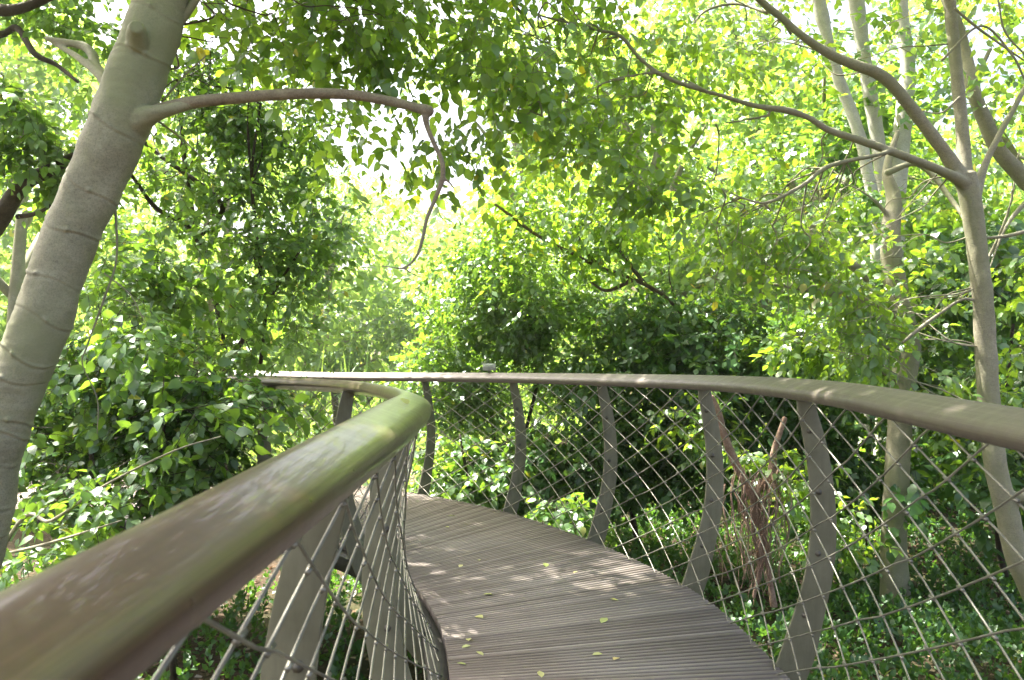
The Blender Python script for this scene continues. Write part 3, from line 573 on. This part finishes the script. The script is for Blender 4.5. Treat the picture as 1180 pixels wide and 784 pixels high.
# twiggy reddish tree in the centre
tree('twiggy_tree', 'thicket of thin reddish branches sweeping left above the far handrail', (2.6, 10.2),
     [[(800, 420, .022, 9.8), (795, 380, .022, 9.5), (770, 345, .022, 9.3), (730, 322, .022, 9.2), (690, 308, .022, 9.1), (655, 290, .02, 9), (620, 272, .018, 9), (590, 250, .02, 9), (570, 235, .013, 9)],
      [(690, 308, .03, 9.1), (672, 285, .018, 9), (660, 255, .012, 9)], [(730, 322, .03, 9.2), (700, 335, .02, 9.1), (680, 325, .012, 9.1)], [(740, 325, .02, 9.2), (715, 290, .015, 9.1), (700, 262, .01, 9)]]
     + [[(798, 390, .014, 9.5), (760, 345, .01, 9.3), (725, 300, .007, 9.2), (712, 262, .003, 9)], [(790, 372, .012, 9.4), (772, 325, .008, 9.3), (770, 290, .005, 9.2), (748, 262, .003, 9)]],
     [PB(690, 270, 9.0, 130, 50, .8), PB(600, 215, 9.3, 110, 50, .8, .8), PB(780, 260, 9.0, 90, 50, .8)], 520, LEAF8, .085, .05, 1.6, 'leaf_bright', 'bark_brown', 9, k=9, length=.42, droop=.3)
# the bushes in the middle, beyond the rail
tree('rounded_bush', 'broad dense green bush right behind the white plate on the far handrail', (-.3, 10.6), [[(570, 520, .03, 10.3), (560, 430, .02, 10)], [(600, 520, .03, 10.3), (625, 420, .02, 10)]],
     [PB(560, 350, 9.8, 90, 80, 1.0), PB(620, 320, 9.8, 100, 90, 1.1), PB(680, 380, 9.6, 90, 70, 1.0), PB(590, 440, 9.8, 140, 80, .9), PB(540, 430, 9.8, 60, 60, .8)], 1900, LEAF4, .085, -.1, 2.2, 'leaf_mid', 'bark_dark', 10, k=11, length=.38, spread=.8)
tree('shady_bush', 'green bush with shade in its dark leaf colour, filling the mesh panels right of the rounded bush', (1.6, 9.6), [[(720, 520, .03, 9.3), (740, 430, .02, 9.2)]],
     [PB(740, 420, 9.2, 90, 70, .8), PB(700, 520, 9.2, 110, 70, .7), PB(800, 500, 8.8, 90, 80, .7), PB(640, 540, 9.2, 100, 55, .7), PB(880, 500, 9.0, 90, 80, .6), PB(940, 470, 9.0, 80, 70, .6), PB(780, 370, 9.3, 90, 50, .6, .8), PB(870, 390, 9.2, 80, 50, .6, .8), PB(960, 560, 8.8, 80, 60, .5), PB(560, 545, 9.4, 70, 45, .6), PB(850, 440, 8.8, 60, 60, .6)], 2900, LEAF4, .10, -.2, 1.8, 'leaf_dark', 'bark_dark', 9, k=11, length=.38, spread=.8)  # dark leaf colour carries the shade behind the rail
tree('viburnum_shrub', 'pale green leafy shrub low against the mesh at the bend of the deck', (-.3, 9.0), [[(540, 560, .02, 8.8), (530, 500, .012, 8.8)]],
     [PB(520, 540, 8.8, 60, 45, .5), PB(590, 570, 8.6, 70, 40, .5), PB(650, 600, 8.0, 60, 35, .5)], 230, LEAF8, .10, .0, 1.6, 'leaf_mid', 'bark_dark', 9, k=9, length=.35, spread=.8)
# left side
tree('small_leaved_tree', 'dark small-leaved tree overhanging the handrail left of the bend', (-3.6, 7.9), [[(255, 560, .03, 7.6), (262, 440, .028, 7.6), (245, 330, .025, 7.6), (228, 270, .022, 7.6), (215, 200, .02, 7.6), (200, 60, .015, 7.6)],
      [(255, 430, .03, 7.6), (285, 380, .022, 7.3), (300, 310, .018, 7.1), (290, 210, .014, 7), (300, 120, .01, 7)], [(240, 300, .025, 7.6), (215, 260, .024, 7.3), (180, 240, .022, 7.2), (150, 200, .015, 7)], [(300, 420, .02, 7.2), (310, 350, .015, 7.2), (345, 290, .01, 7.1)],
      [(232, 270, .03, 7.5), (255, 235, .025, 7.4), (185, 180, .02, 7.4), (150, 150, .02, 7.3)]],
     [PB(300, 330, 7.1, 90, 70, .8, 1.2), PB(330, 250, 7.2, 80, 60, .8), PB(270, 410, 7.0, 90, 60, .6, 1.), PB(310, 455, 6.2, 70, 35, .4, .9), PB(290, 140, 7.2, 100, 80, .9, 1.1), PB(220, 220, 7.4, 80, 80, .8, .8), PB(350, 130, 7.4, 70, 60, .7, .5), PB(240, 60, 7.0, 110, 70, .9, 1.4), PB(120, 200, 7.4, 70, 70, .6, .8), PB(180, 380, 7.2, 80, 60, .8, .6), PB(360, 290, 7.3, 60, 40, .5, .6)],
     1150, LEAF8, .070, .14, 2.6, 'leaf_mid', 'bark_dark', 7.5, fb=30, k=11, length=.36, spread=.8)
tree('gnarled_tree', 'old dark tree with crooked limbs behind the leaning trunk, in the upper left corner', (-5.8, 6.2), [[(-120, 420, .12, 6.3), (-70, 320, .10, 6.3), (-8, 262, .08, 6.3), (25, 215, .06, 6.2), (60, 195, .045, 6.1), (85, 180, .03, 6)],
      [(-8, 262, .05, 6.3), (-20, 230, .05, 6.3), (-40, 200, .05, 6.3)], [(-60, 45, .06, 6.2), (0, 40, .028, 6.2), (20, 33, .026, 6.2), (40, 62, .024, 6.1), (65, 75, .018, 6.1), (90, 95, .01, 6)], [(-30, 5, .06, 6.2), (10, 12, .045, 6.2), (45, 2, .035, 6.2), (75, -12, .03, 6.2)],
      [(20, 250, .02, 6.3), (45, 245, .015, 6.2), (75, 225, .009, 6.1)]],
     [PB(60, 110, 6.2, 70, 60, .6, .8), PB(40, 170, 6.4, 80, 50, .6, .8), PB(110, 170, 6.6, 60, 60, .6, .8), PB(30, 330, 6.4, 60, 60, .6, .8), PB(90, 20, 6.6, 100, 30, .6, .7), PB(20, -60, 6.3, 150, 50, .8, .7)], 420, LEAF8, .085, .12, 1.8, 'leaf_mid', 'bark_dark', 6.3, k=9, length=.4, spread=.9)
tree('glossy_shrub', 'bright broad-leaved shrub directly behind the leaning trunk, left of the handrail', (-3.3, 5.7), [[(110, 640, .02, 5.4), (105, 540, .015, 5.3), (115, 440, .01, 5.2)], [(150, 620, .018, 5.3), (185, 520, .012, 5.1), (190, 430, .008, 5)]],
     [PB(190, 390, 5.2, 90, 50, .5, 1.2), PB(150, 310, 5.6, 70, 60, .5, .9), PB(230, 340, 5.8, 70, 50, .5, .7), PB(240, 470, 4.8, 70, 45, .4, 1.1), PB(120, 470, 5.2, 80, 60, .5), PB(170, 540, 5.0, 80, 50, .5), PB(100, 580, 5.0, 80, 40, .5)], 430, LEAF8, .085, .18, 2.4, 'leaf_mid', 'bark_dark', 5, k=8, length=.34, spread=.9)
tree('dense_shrub', 'dense dark small-leaved shrub hiding the far left end of the handrail', (-2.6, 6.0), [[(200, 640, .02, 5.6), (215, 560, .012, 5.6)]],
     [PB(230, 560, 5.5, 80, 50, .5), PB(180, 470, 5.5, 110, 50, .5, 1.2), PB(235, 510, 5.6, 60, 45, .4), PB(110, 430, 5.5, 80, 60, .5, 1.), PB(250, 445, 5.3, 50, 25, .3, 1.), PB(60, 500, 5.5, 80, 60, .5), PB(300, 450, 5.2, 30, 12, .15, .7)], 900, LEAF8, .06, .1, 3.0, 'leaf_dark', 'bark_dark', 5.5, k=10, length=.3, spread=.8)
tree('feathery_shrub', 'thin-stemmed shrub at the left edge behind the foot of the leaning trunk', (-3.9, 4.9), [[(10, 620, .012, 4.7), (60, 600, .01, 4.5), (120, 560, .007, 4.3), (200, 520, .005, 4.2), (255, 503, .003, 4.2)], [(0, 640, .01, 4.6), (60, 625, .008, 4.3), (140, 600, .004, 4.1)]],
     [PB(60, 620, 4.6, 90, 40, .4), PB(30, 690, 4.6, 60, 50, .4), PB(140, 560, 4.5, 60, 30, .3), PB(10, 450, 5.4, 40, 90, .4)], 190, LEAF8, .07, .0, 2., 'leaf_mid', 'bark_grey', 4.6, k=9, length=.32, spread=.9)
# right side behind the rail
tree('large_leaved_shrub', 'large-leaved dark shrub behind the slim forked tree at the right edge', (5.6, 8.6), [[(1150, 620, .03, 8.4), (1160, 450, .02, 8.3), (1170, 350, .015, 8.3)]],
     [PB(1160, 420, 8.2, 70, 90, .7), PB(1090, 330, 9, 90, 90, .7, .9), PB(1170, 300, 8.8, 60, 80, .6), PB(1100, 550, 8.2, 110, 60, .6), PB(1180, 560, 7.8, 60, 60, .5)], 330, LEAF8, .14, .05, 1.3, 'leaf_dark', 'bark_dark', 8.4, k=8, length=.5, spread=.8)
tree('leafy_bush', 'tall mid-green bush hiding the feet of the three pale trunks', (4.5, 9.9), [[(1000, 560, .02, 9.7), (1010, 400, .015, 9.6)], [(1030, 560, .02, 9.7), (1075, 380, .014, 9.6)]],
     [PB(980, 420, 9.6, 80, 80, .7), PB(1060, 400, 9.6, 70, 100, .7), PB(1010, 520, 9.4, 110, 60, .7), PB(1000, 280, 9.8, 80, 60, .6, .7), PB(1120, 470, 9.5, 60, 80, .6)], 700, LEAF8, .11, .02, 1.5, 'leaf_mid', 'bark_dark', 9.6, k=9, length=.42, spread=.8)
tree('low_shrub', 'low leafy shrub between the twisted root tree and the knotted trunk', (3.0, 7.4), [[(950, 620, .015, 7.2), (945, 560, .01, 7.1)]],
     [PB(930, 560, 7.0, 60, 45, .4), PB(870, 500, 7.4, 80, 40, .4), PB(990, 610, 7.2, 60, 40, .4), PB(820, 480, 8, 60, 40, .4)], 240, LEAF8, .08, .0, 1.9, 'leaf_bright', 'bark_dark', 7, k=9, length=.34, spread=.9)
# twisted hanging roots
t = empty('root_tree', tuple(gpt(2.15, 6.4)), 'pale reddish stump with stringy twisted hanging roots, seen through the right-hand mesh', 'stump'); R_ = random.Random(5); L = []
L.append(PT(6.6, (892, 700, .035), (886, 660, .025), (878, 610, .03), (866, 570, .038), (848, 535, .04), (834, 500, .035), (828, 475, .03), (820, 455, .02)))
L.append(PT(6.6, (868, 690, .02), (876, 650, .025), (868, 610, .022), (870, 570, .03), (888, 548, .04), (892, 520, .03), (905, 480, .025)))
woody(L, .014, 'trunk', t, M['bark_red'], None, 10); L = []
for i in range(64):
    x0 = R_.gauss(872, 22); y0 = R_.uniform(535, 575); x = x0; y = y0; q = []; rad = R_.uniform(.002, .005)*R_.choice((1, 1, 1, 2.6))
    for j in range(7): q.append((x, y, rad*(1-.1*j), R_.uniform(-.12, .12))); x += (874-x)*.07+R_.uniform(-8, 8); y += R_.uniform(12, 26)
    L.append(PT(6.5, *q))
woody(L, 0, 'hanging_root', t, M['bark_red'], None, 5)

# strap-leaved plant glowing behind the bend
mb = MB(); g = gpt(-4.0, 17, .05); R_ = random.Random(9); base = P(410, 470, 17); rn = []
for i in range(150):
    a = R_.uniform(0, 6.28); L_ = R_.uniform(1.0, 2.0); e = R_.uniform(.5, 1.5); o = Vector((R_.uniform(-1.3, 1.3), R_.uniform(-.6, .6), 0)); d = Vector((math.cos(a), math.sin(a), 0)); sd = Vector((-d.y, d.x, 0)); V = []
    for j in range(7):
        u = j/6; p = Vector((base.x, base.y, base.z-.2))+o+d*L_*u*math.cos(e)*1.1+Vector((0, 0, L_*(math.sin(e)*u-.75*u*u*math.cos(e)*1.2))); wd = .03*(1-u)**.6+.002; V += [tuple(p-sd*wd), tuple(p+sd*wd)]
    mb.add(V, [[2*j, 2*j+1, 2*j+3, 2*j+2] for j in range(6)], R_.random()*.9)
sp = empty('strap_leaf_plant', tuple(g), 'sunlit clump of long arching strap leaves beyond the bend of the handrails', 'plant'); link('foliage', mb.mesh('foliage'), [M['leaf_far']], sp)
mb = MB(); tube(mb, [g, Vector((base.x, base.y, base.z-.15))], [.12, .1], 8); link('stem', mb.mesh('stem'), [M['bark_brown']], sp)

# ------------------------------------------------------------------ haze volume added for a soft glow
m, n, out = mat('glow_haze'); pv = nd(n, 'ShaderNodeVolumePrincipled'); pv.inputs['Color'].default_value = (.92, 1, .88, 1); pv.inputs['Density'].default_value = .0013; pv.inputs['Anisotropy'].default_value = .35
n.links.new(pv.outputs[0], out.inputs['Volume'])
mb = MB(); boxm(mb, (0, 30, 4), (150, 110, 32)); tag(link('haze', mb.mesh('haze', False), [m]), 'thin haze volume added between the trees for a soft glow', 'haze', kind='stuff')

# ------------------------------------------------------------------ far trees on the rising ground
far_kind = []
def far_tree(kind, x, y, h, wd, lab, leafm='leaf_far'):
    g = gpt(x, y); t = empty('far_tree', tuple(g), lab, 'tree', 'trees standing far behind'); R_ = random.Random(kind)
    if kind not in far_kind_d:
        tubes = [([Vector((0, 0, 0)), Vector((R_.uniform(-.2, .2), 0, 3)), Vector((R_.uniform(-.5, .5), .2, 6)), Vector((0, 0, 9))], [.15, .12, .08, .03])]
        bl = []
        for j in range(9):
            a = R_.uniform(0, 6.28); z = R_.uniform(1.0, 9.5); r = 2.3*(1-abs(z-5)/8); c = Vector((math.cos(a)*r, math.sin(a)*r, z)); tubes.append(([Vector((0, 0, z*.6+.4)), c*.55+Vector((0, 0, z*.35)), c], [.09, .05, .015])); bl.append((c.x, c.y, c.z, 1.7, 1.7, 1.25))
        mb = MB()
        for p_, r_ in tubes: tube(mb, p_, r_, 7)
        far_kind_d[kind] = (mb.mesh('trunk'), foliage('crown', blobs_pts(bl, 1150, .04, .9), LEAF4, .17, k=10, length=.8, spread=.9), leafm)
        far_kind_d[kind][0].materials.append(M['bark_grey']); far_kind_d[kind][1].materials.append(M[leafm])
    for nm, me in zip(('trunk', 'crown'), far_kind_d[kind][:2]):
        o = bpy.data.objects.new(nm, me); col.objects.link(o); o.parent = t
    t.scale = (wd, wd, h); t.rotation_euler = (0, 0, R_.random()*6+x)
far_kind_d = {}
FT = [(1, -5.2, 22, .9, .9, 'pale tree in the glow straight behind the bend of the handrails'), (0, -9.5, 15, 1., 1.1, 'far leafy tree seen left of the leaning trunk, low down'), (1, -7.2, 18.5, 1.0, 1.2, 'far tree just right of the leaning trunk, behind the small-leaved tree'), (0, -6.6, 26, .95, 1.2, 'far pale tree behind the tip of the drooping branch'),
      (2, -2.9, 27, .8, 1.2, 'far pale tree right of the drooping branch tip'), (1, .4, 19, 1.05, 1.25, 'far tree whose crown rises above the broad rounded bush'), (0, 3.2, 17.5, .95, 1.2, 'far tree behind the reddish thicket'),
      (2, 5.8, 18.5, 1., 1.2, 'far tree between the reddish thicket and the pale trunks'), (1, 9.2, 19, 1., 1.25, 'far tree behind the three pale trunks'), (3, 8.6, 12.5, .85, 1.1, 'dark far tree behind the knotted brown trunk'),
      (3, 11.5, 15, .9, 1.2, 'dark far tree showing beyond the slim forked tree'), (3, 5.2, 13.0, .7, 1.0, 'dark tree behind the mesh right of the reddish thicket'), (0, -13, 22, 1.2, 1.2, 'far tree at the left edge behind the gnarled tree')]
for k, x, y, h, wd, lab in FT: far_tree(k, x, y, h, wd, lab, 'leaf_mid' if k == 3 else 'leaf_far')
# the wood beyond reads as one mass
pts = []
while len(pts) < 8500:
    a = rng.uniform(-1.0, 1.0); r = rng.uniform(21, 38); x = math.sin(a)*r; y = math.cos(a)*r; z = float(gz(x, y))+rng.uniform(0, 1)**1.2*(7.5 if a > -.08 else (6.2 if a > -.36 else 6.5))
    if lump(np.array([[x, y, z]]), .45)[0] > -.05: pts.append((x, y, z))
tag(link('wood', foliage('wood', np.array(pts), LEAF4, .34, k=9, length=1.3, spread=1.0), [M['leaf_far']]), 'mass of far sunlit trees closing the view behind everything', 'wood', kind='stuff')

# ------------------------------------------------------------------ ground cover and litter
def scatter(n, x0, x1, y0, y1, thr, fr):
    q = np.column_stack([rng.uniform(x0, x1, n), rng.uniform(y0, y1, n), np.zeros(n)]); q = q[lump(q, fr) > thr]; q[:, 2] = gz(q[:, 0], q[:, 1]); return q
q1 = scatter(2600, -6, -.3, 1.0, 9, -.35, 1.5); q1 = q1[rng.random(len(q1)) < 1.0]
q2 = scatter(9500, 1.2, 9.5, 3.0, 12.5, -.75, 1.3); q3 = scatter(1500, -2, 4, 8.5, 13, -.3, 1.2); q = np.concatenate([q1, q2, q3]); q[:, 2] += rng.uniform(0, .22, len(q))
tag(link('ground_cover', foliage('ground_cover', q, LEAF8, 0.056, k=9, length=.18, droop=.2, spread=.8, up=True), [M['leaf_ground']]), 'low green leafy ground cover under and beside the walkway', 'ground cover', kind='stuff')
q = scatter(8500, -14, 15, 11, 26, -.6, .8); q[:, 2] += rng.uniform(0, 1.3, len(q))
tag(link('undergrowth', foliage('undergrowth', q, LEAF4, .13, k=9, length=.4, droop=.1, up=True), [M['leaf_far']]), 'sunlit undergrowth on the slope behind the trees', 'undergrowth', kind='stuff')
q = scatter(9000, -6, 9, .5, 13, -.9, 1.); N = len(q); q[:, 2] += .012
B_ = basis(rng.uniform(0, 6.28, N), rng.normal(0, .35, N), rng.normal(0, .5, N)); V = np.einsum('nij,vj->nvi', B_, LEAF4[0])*rng.uniform(.04, .10, N)[:, None, None]+q[:, None, :]
tag(link('leaf_litter', npmesh('leaf_litter', V.reshape(-1, 3), (np.array([0, 3, 2, 1])[None]+4*np.arange(N)[:, None]).ravel(), [4]*N, rnd=np.repeat(rng.random(N)*.98, 4), smooth=False), [M['litter']]), 'brown dead leaves covering the ground below the walkway', 'leaf litter', kind='stuff')

# ------------------------------------------------------------------ fallen leaves on the boards and the rail
def fallen(p, size, yaw, lab, group='fallen leaves lying on the boards', tilt=.1, rv=.5, flat=1.):
    V = np.array([(0, -.5, 0), (0, -.15, .04), (0, .2, .05), (0, .56, .02), (-.25, -.25, .10), (-.3, .1, .12), (.25, -.25, .07), (.3, .1, .10), (0, -.72, .06)])*(1, 1, flat)
    mb = MB(); mb.add(V*size, [[0, 1, 4], [1, 2, 5, 4], [2, 3, 5], [0, 6, 1], [1, 6, 7, 2], [2, 7, 3]], rv); o = link('fallen_leaf', mb.mesh('fallen_leaf'), [M['leaf_yellow']]); o.location = p; o.rotation_euler = (tilt, .05, yaw); return tag(o, lab, 'leaf', group)
def dk(px, py): d = EYE*F/(py-HY); return ((px-CX)/F*d, d, .0025)
FL = [(629, 652, .07, 'yellow leaf lying alone in the middle of the deck'), (563, 686, .065, 'long pale leaf on the sunlit boards, nearer than the round yellow one'), (552, 712, .07, 'broad pale yellow leaf left of the deck centre'), (696, 716, .07, 'bright yellow-green leaf right of the deck centre'),
      (708, 692, .05, 'small pale leaf above the bright yellow-green one'), (540, 738, .05, 'yellow-green leaf close to the left deck edge'), (537, 746, .045, 'torn pale leaf just below the yellow-green one at the left edge'), (553, 754, .05, 'narrow pale leaf right of the torn leaf'),
      (710, 760, .055, 'curled green leaf near the bottom of the deck'), (688, 755, .05, 'pale leaf just left of the curled green leaf'), (623, 778, .055, 'pale leaf in the foreground, at the very bottom of the deck'), (521, 595, .06, 'distant yellow leaf near the bend of the deck'), (515, 608, .05, 'faint leaf below the distant yellow one'),
      (531, 653, .05, 'tiny yellow leaf on the left half of the deck'), (532, 766, .045, 'small yellow leaf hugging the left deck edge in the foreground'), (552, 646, .04, 'thin pale leaf beyond the tiny yellow leaf'), (663, 660, .035, 'speck of a pale leaf right of the lone yellow leaf')]
for i, (px, py, sz, lab) in enumerate(FL): fallen(dk(px, py), sz*.92, i*1.9, lab, rv=(i*.37) % 1)
i = at_y(LE, 2.45); c = LE['C'][i]+LE['N'][i]*(LE['off'][i]+.030); fallen((c[0], c[1], LE['z'][i]+.016), .05, .5, 'pale leaf resting on top of the near handrail just before its bend', group=None, tilt=.35, rv=.3)
